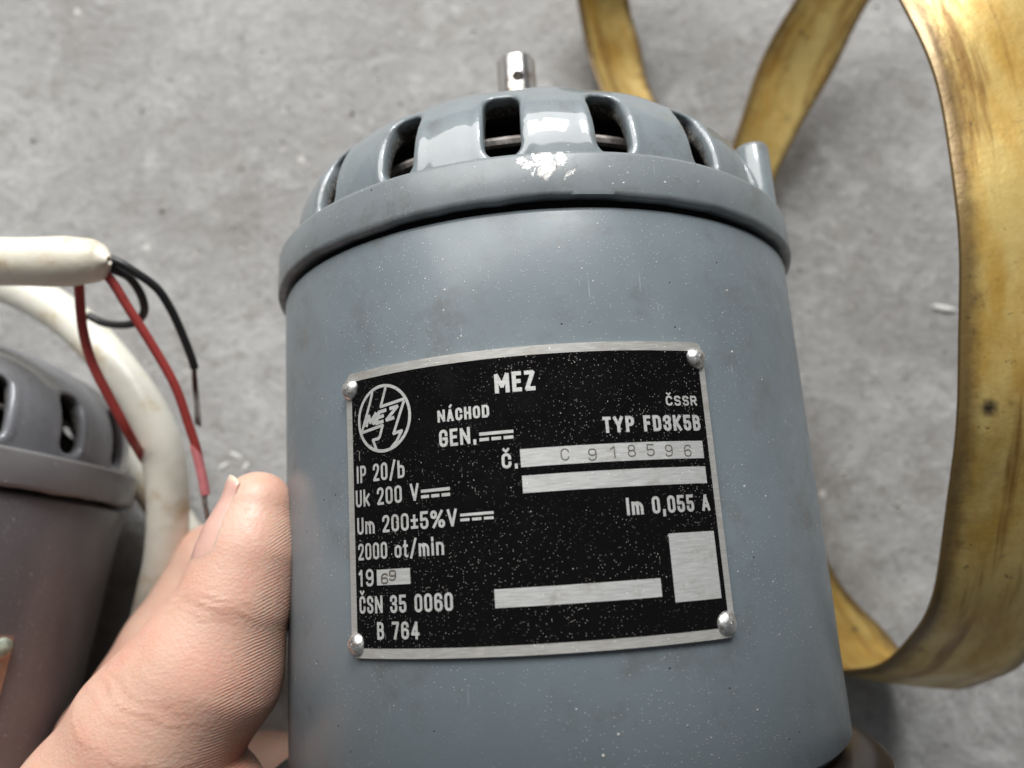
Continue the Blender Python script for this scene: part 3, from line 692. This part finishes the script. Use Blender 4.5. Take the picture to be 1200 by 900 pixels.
# ------------------------------------------------------------------ hand
def skin():
    m = NT('skin')
    a = m.ramp(m.noise(11, 4, .6), .32, .70); b = m.ramp(m.noise(2.2, 4, .65), .35, .70)
    col = m.mix(a, (.57, .365, .275), (.60, .325, .245)); col = m.mix(m.math('MULTIPLY', b, .35), col, (.62, .41, .32))
    col = m.mix(m.attr('ruddy'), col, (.62, .20, .12))
    ph = m.attr('phase'); mk = m.attr('ridge')
    w_ = m.math('SINE', m.math('ADD', ph, m.math('MULTIPLY', m.noise(7, 2, .5), 9.)))
    rid = m.math('MULTIPLY', w_, m.math('MULTIPLY', mk, m.ramp(m.noise(5, 4, .7), .32, .62, .15, 1)))
    col = m.mix(m.math('MULTIPLY', m.ramp(rid, .1, 1., 0, 1), .12), col, (.50, .24, .17))
    crs = m.math('MULTIPLY', m.attr('crease'), m.ramp(m.noise(3, 4, .7), .3, .6, .25, 1))
    col = m.mix(m.math('MULTIPLY', crs, .35), col, (.40, .18, .12))
    rid = m.math('SUBTRACT', rid, m.math('MULTIPLY', crs, 2.4))
    fine = m.vor(.62, m.map(scale=(1, 1.3, 1)), out='Distance')
    h1 = m.bump(rid, .075, .6)
    h2 = m.bump(m.math('ADD', m.math('MULTIPLY', fine, 1.), m.math('MULTIPLY', m.noise(1.4, 4, .7), 1.2)), .09, .5, h1)
    m.set(Base_Color=col, Roughness=m.ramp(m.noise(1.2, 4), .3, .7, .38, .55), Subsurface_Weight=.55, Subsurface_Radius=(.9, .32, .16), Subsurface_Scale=.0026,
          Normal=h2, Specular_IOR_Level=.5); return m.m
M_SKIN = skin()
def wmm(px, py, dep): return W(px, py, dep) * 1000
def rmm(rp, dep): return rp * dep / FPX
THUMB = [(302, 594, 124, 41), (292, 648, 122, 52), (274, 708, 120, 60), (242, 785, 119, 84), (184, 860, 118, 94), (140, 965, 119, 125), (70, 1150, 128, 170)]
INDEX = [(70, 985, 146, 62), (125, 868, 150, 55), (196, 756, 157, 50), (252, 657, 161, 42), (300, 692, 174, 38), (392, 712, 191, 36)]
FING2 = [(90, 1060, 160, 62), (190, 940, 170, 52), (280, 898, 187, 36), (380, 885, 196, 32)]
FING3 = [(150, 1130, 168, 58), (250, 1010, 178, 48), (340, 960, 192, 38), (420, 950, 197, 34)]
FING4 = [(200, 1200, 172, 52), (300, 1100, 182, 42), (380, 1060, 194, 34)]
FOLD = [(222, 957, 117, 92), (150, 1060, 120, 130)]
PALM = [(60, 1010, 138, 85), (20, 1150, 150, 150), (-60, 1330, 160, 190)]
step = .55
lo = np.array([-130., -145., -2.]); hi = np.array([-8., 20., 115.])
ax = [np.arange(lo[i], hi[i], step, dtype=np.float32) for i in range(3)]
X, Y, Z = np.meshgrid(*ax, indexing='ij')
def seg(a, b, ra, rb):
    ab = b - a; L = float(ab @ ab)
    t = np.clip(((X - a[0]) * ab[0] + (Y - a[1]) * ab[1] + (Z - a[2]) * ab[2]) / L, 0, 1)
    return np.sqrt((X - a[0] - t * ab[0]) ** 2 + (Y - a[1] - t * ab[1]) ** 2 + (Z - a[2] - t * ab[2]) ** 2) - (ra + (rb - ra) * t)
def chain(ch, k=3.):
    d = None
    for p0, p1 in zip(ch[:-1], ch[1:]):
        s_ = seg(wmm(*p0[:3]), wmm(*p1[:3]), rmm(p0[3], p0[2]), rmm(p1[3], p1[2])); d = s_ if d is None else smin(d, s_, k)
    return d
th = chain(THUMB, 3.5); hd = chain(INDEX, 2.)
rest = chain(PALM, 6.)
for c_ in (FING2, FING3, FING4): rest = smin(rest, chain(c_, 2.), 3.)
hd = smin(hd, rest, 3.); hd = smin(hd, chain(FOLD, 2), 4.)
fld = smin(th, hd, .15)
tp = [wmm(*q[:3]) for q in THUMB]
axT = tp[0] - tp[1]; axT /= np.linalg.norm(axT)
def sk_attr(P):
    # ridges fan out on the pad side (towards the motor) of the thumb
    vx = VW((1, 0, 0)); right = tp[0] * 0 + VW((.87, -.5, 0)); right = right / np.linalg.norm(right)
    ruddy = np.zeros(len(P)); rid = np.zeros(len(P)); ph = np.zeros(len(P))
    best = np.full(len(P), 1e9); lat = np.zeros(len(P)); al = np.zeros(len(P)); rad = np.ones(len(P)); acc = 0
    for i in range(5):
        a, b = tp[i], tp[i + 1]; ab = b - a; L = np.linalg.norm(ab); t = np.clip((P - a) @ ab / L / L, -.5 if i == 0 else 0, 1)
        q = a + np.clip(t, 0, 1)[:, None] * ab; d_ = np.linalg.norm(P - q, axis=1); w_ = d_ < best
        r_ = rmm(THUMB[i][3], THUMB[i][2])
        best[w_] = d_[w_]; lat[w_] = ((P - q) @ right / r_)[w_]; al[w_] = (acc + t * L)[w_]; acc += L
    rid = np.clip((lat - .45) / .45, 0, 1) * np.clip((50 - al) / 22, 0, 1)
    rid = rid * rid * (3 - 2 * rid)
    dr_ = tp[0] - tp[3]; dr_ = dr_ / np.linalg.norm(dr_)
    ph = ((tp[0] - P) @ dr_ + 4.5 * lat + 1.2 * lat * lat) * (2 * math.pi / .60)
    fp = wmm(262, 868, 116); ruddy = .85 * np.exp(-(np.linalg.norm(P - fp, axis=1) / 4.2) ** 2)
    ip = wmm(338, 715, 122); ruddy = np.maximum(ruddy, .45 * np.exp(-(np.linalg.norm(P - ip, axis=1) / 4.) ** 2))
    u = (tp[0] - P) @ dr_; cr = np.zeros(len(P))
    for u0, am, cv, l0, l1 in ((13.2, .7, 1.5, -1.2, .75), (14.6, 1., 1.1, -1.2, .9), (15.9, .6, 1.4, -1.1, .6), (28.5, .6, -2.0, -1.2, .3), (30.4, .8, -2.4, -1.2, .5), (32.0, .5, -1.8, -1.2, .2), (36.5, .7, -3.0, -1.2, .9)):
        w = u - u0 - cv * lat * lat - .35 * np.sin(P[:, 0] * .9 + u0) - .2 * np.sin(P[:, 1] * 2.1 + u0)
        cr = np.maximum(cr, am * np.exp(-(w / .38) ** 2) * np.clip((lat - l0) * 3, 0, 1) * np.clip((l1 - lat) * 3, 0, 1))
    return {'crease': cr, 'ridge': rid, 'phase': ph, 'ruddy': ruddy}
hand = iso('hand', fld, lo, step, M_SKIN, None, sk_attr)
tag(hand, 'bare left hand gripping the grey-blue motor, thumb pressed against its side', 'hand')
# thumb nail
M_NAIL = NT('nail')
M_NAIL.set(Base_Color=M_NAIL.mix(M_NAIL.ramp(M_NAIL.attr('free'), .91, .97), (.62, .375, .31), (.66, .55, .44)), Roughness=.28, Subsurface_Weight=.3, Subsurface_Radius=(.6, .3, .2), Subsurface_Scale=.002,
           Normal=M_NAIL.bump(M_NAIL.noise(.8, 3), .04)); M_NAIL = M_NAIL.m
side = VW((-.87, .5, .12)); side -= axT * (side @ axT); side /= np.linalg.norm(side)
camd = np.cross(side, axT); 
if camd @ VW((0, 0, 1)) < 0: camd = -camd
def surf_r(c, d):
    q = np.arange(2.5, 11, .12); P_ = c + q[:, None] * d; I = (P_ - lo) / step; I0 = np.floor(I).astype(int); fr_ = I - I0; val = 0
    for dx in (0, 1):
        for dy in (0, 1):
            for dz in (0, 1):
                w = (fr_[:, 0] if dx else 1 - fr_[:, 0]) * (fr_[:, 1] if dy else 1 - fr_[:, 1]) * (fr_[:, 2] if dz else 1 - fr_[:, 2])
                val = val + w * th[I0[:, 0] + dx, I0[:, 1] + dy, I0[:, 2] + dz]
    k = np.where(val > 0)[0]; return q[k[0]] if len(k) else 6.
V, FR = [], []; na_, nb_ = 22, 18
for lay in (0, 1):
    for i in range(na_):
        t = i / (na_ - 1); a = -9.5 + 13.9 * t            # along the thumb, tip at the end
        base = tp[0] + axT * a; back = np.clip(-a / np.linalg.norm(tp[1] - tp[0]), 0, 1)
        r_0 = rmm(42 + 14 * back, 123); rr = (math.sqrt(r_0 ** 2 - .85 * a * a) if a > 0 else r_0) + .22
        cc = base
        for j in range(nb_):
            s_ = j / (nb_ - 1) * 2 - 1; phi = math.radians(52 * s_ * (1 - .18 * (1 if t > .97 else 0) - .25 * max(0, .12 - t) / .12))
            dirv = side * math.cos(phi) + camd * math.sin(phi)
            if a <= 1.5: rs_ = surf_r(cc, dirv)
            else:
                r1_ = surf_r(base - axT * (a - 1.5), dirv); rs_ = r1_ - .055 * (a - 1.5) ** 2
            rr = rs_ - .22 + .42 * min(1., t / .22) ** .6 - .16 * max(0, (abs(s_) - .72) / .28) ** 2 * (1 if t < .85 else 0)
            V.append((cc + dirv * (rr - .42 * lay) + axT * (-.9 * s_ * s_ * t)) / 1000); FR.append(t)
F = grid_faces(na_, nb_) + grid_faces(na_, nb_, base=na_ * nb_, flip=True); b0 = na_ * nb_
per = [i * nb_ for i in range(na_)] + [(na_ - 1) * nb_ + j for j in range(1, nb_)] + [i * nb_ + nb_ - 1 for i in range(na_ - 2, -1, -1)] + [j for j in range(nb_ - 2, 0, -1)]
for i in range(len(per)): a, c = per[i], per[(i + 1) % len(per)]; F.append((c, a, b0 + a, b0 + c))
mesh('thumb_nail', V, F, M_NAIL, hand, True, 60, {'free': FR})

# ------------------------------------------------------------------ little things on the floor
def floor_pt(px, py): 
    dx, dy = (px - 600) / FPX, (450 - py) / FPX; dep = -HC / (dy * ST_ - CT) ; return W(px, py, dep)
ST_ = math.sin(TAU)
M_CHIP = simple('pale_chip', (.70, .69, .66), .6, 0, .1)
def chip(name, px, py, lx, ly, hz, rot, label):
    c = floor_pt(px, py); bm = bmesh.new(); bmesh.ops.create_icosphere(bm, subdivisions=2, radius=1)
    for v in bm.verts: v.co *= 1 + .3 * (random.random() - .5); v.co.x *= lx / 1000; v.co.y *= ly / 1000; v.co.z *= hz / 1000
    me = bpy.data.meshes.new(name); bm.to_mesh(me); bm.free(); me.materials.append(M_CHIP)
    o = bpy.data.objects.new(name, me); C.objects.link(o); o.location = (c[0], c[1], hz / 1000 * .7); o.rotation_euler = (0, 0, rot); tag(o, label, 'chip'); return o
for _x, _y, _l, _r, _t in ((262, 546, 1.6, .6, 'pale papery scrap on the floor nearest the faded red wire end'), (277, 534, 2.0, -.5, 'pale papery scrap on the floor, uppermost of the three beside the thumb tip'), (288, 547, 1.3, 1.1, 'smallest pale scrap on the floor just above the thumb nail')): chip('pale_scrap', _x, _y, _l, .5, .25, _r, _t)
chip('pale_chip', 1106, 362, 3.2, .8, .5, -.2, 'thin whitish splinter on the floor left of the brass strip')

# loose sand and grit: one mass
M_GRIT = NT('sand_and_grit')
_v = M_GRIT.n.new('ShaderNodeTexVoronoi'); M_GRIT.l.new(M_GRIT.co, _v.inputs['Vector']); _v.inputs['Scale'].default_value = 260
_h = M_GRIT.n.new('ShaderNodeSeparateColor'); M_GRIT.l.new(_v.outputs['Color'], _h.inputs[0])
M_GRIT.set(Base_Color=M_GRIT.mix(M_GRIT.ramp(_h.outputs[0], .1, .9), (.12, .10, .085), (.58, .55, .51)), Roughness=.8); M_GRIT = M_GRIT.m
V, F = [], []; rg = random.Random(11)
OCT = [(0, 2, 4), (2, 1, 4), (1, 3, 4), (3, 0, 4), (2, 0, 5), (1, 2, 5), (3, 1, 5), (0, 3, 5)]
for i in range(1500):
    x, y = rg.uniform(-.17, .17), rg.uniform(-.07, .22); q = rg.uniform(.00012, .0004) * (2.0 if rg.random() < .06 else 1); b = len(V); an = rg.uniform(0, 6.3)
    for dx, dy, dz in ((1, 0, 0), (-1, 0, 0), (0, 1, 0), (0, -1, 0), (0, 0, 1), (0, 0, -1)):
        k = q * rg.uniform(.6, 1.4); X_, Y_ = dx * math.cos(an) - dy * math.sin(an), dx * math.sin(an) + dy * math.cos(an)
        V.append((x + X_ * k, y + Y_ * k, q * .5 + dz * k * .7))
    F += [tuple(b + t for t in f_) for f_ in OCT]
tag(mesh('grit', V, F, M_GRIT, None, False), 'fine sand and grit scattered over the concrete floor', 'grit', kind='stuff')
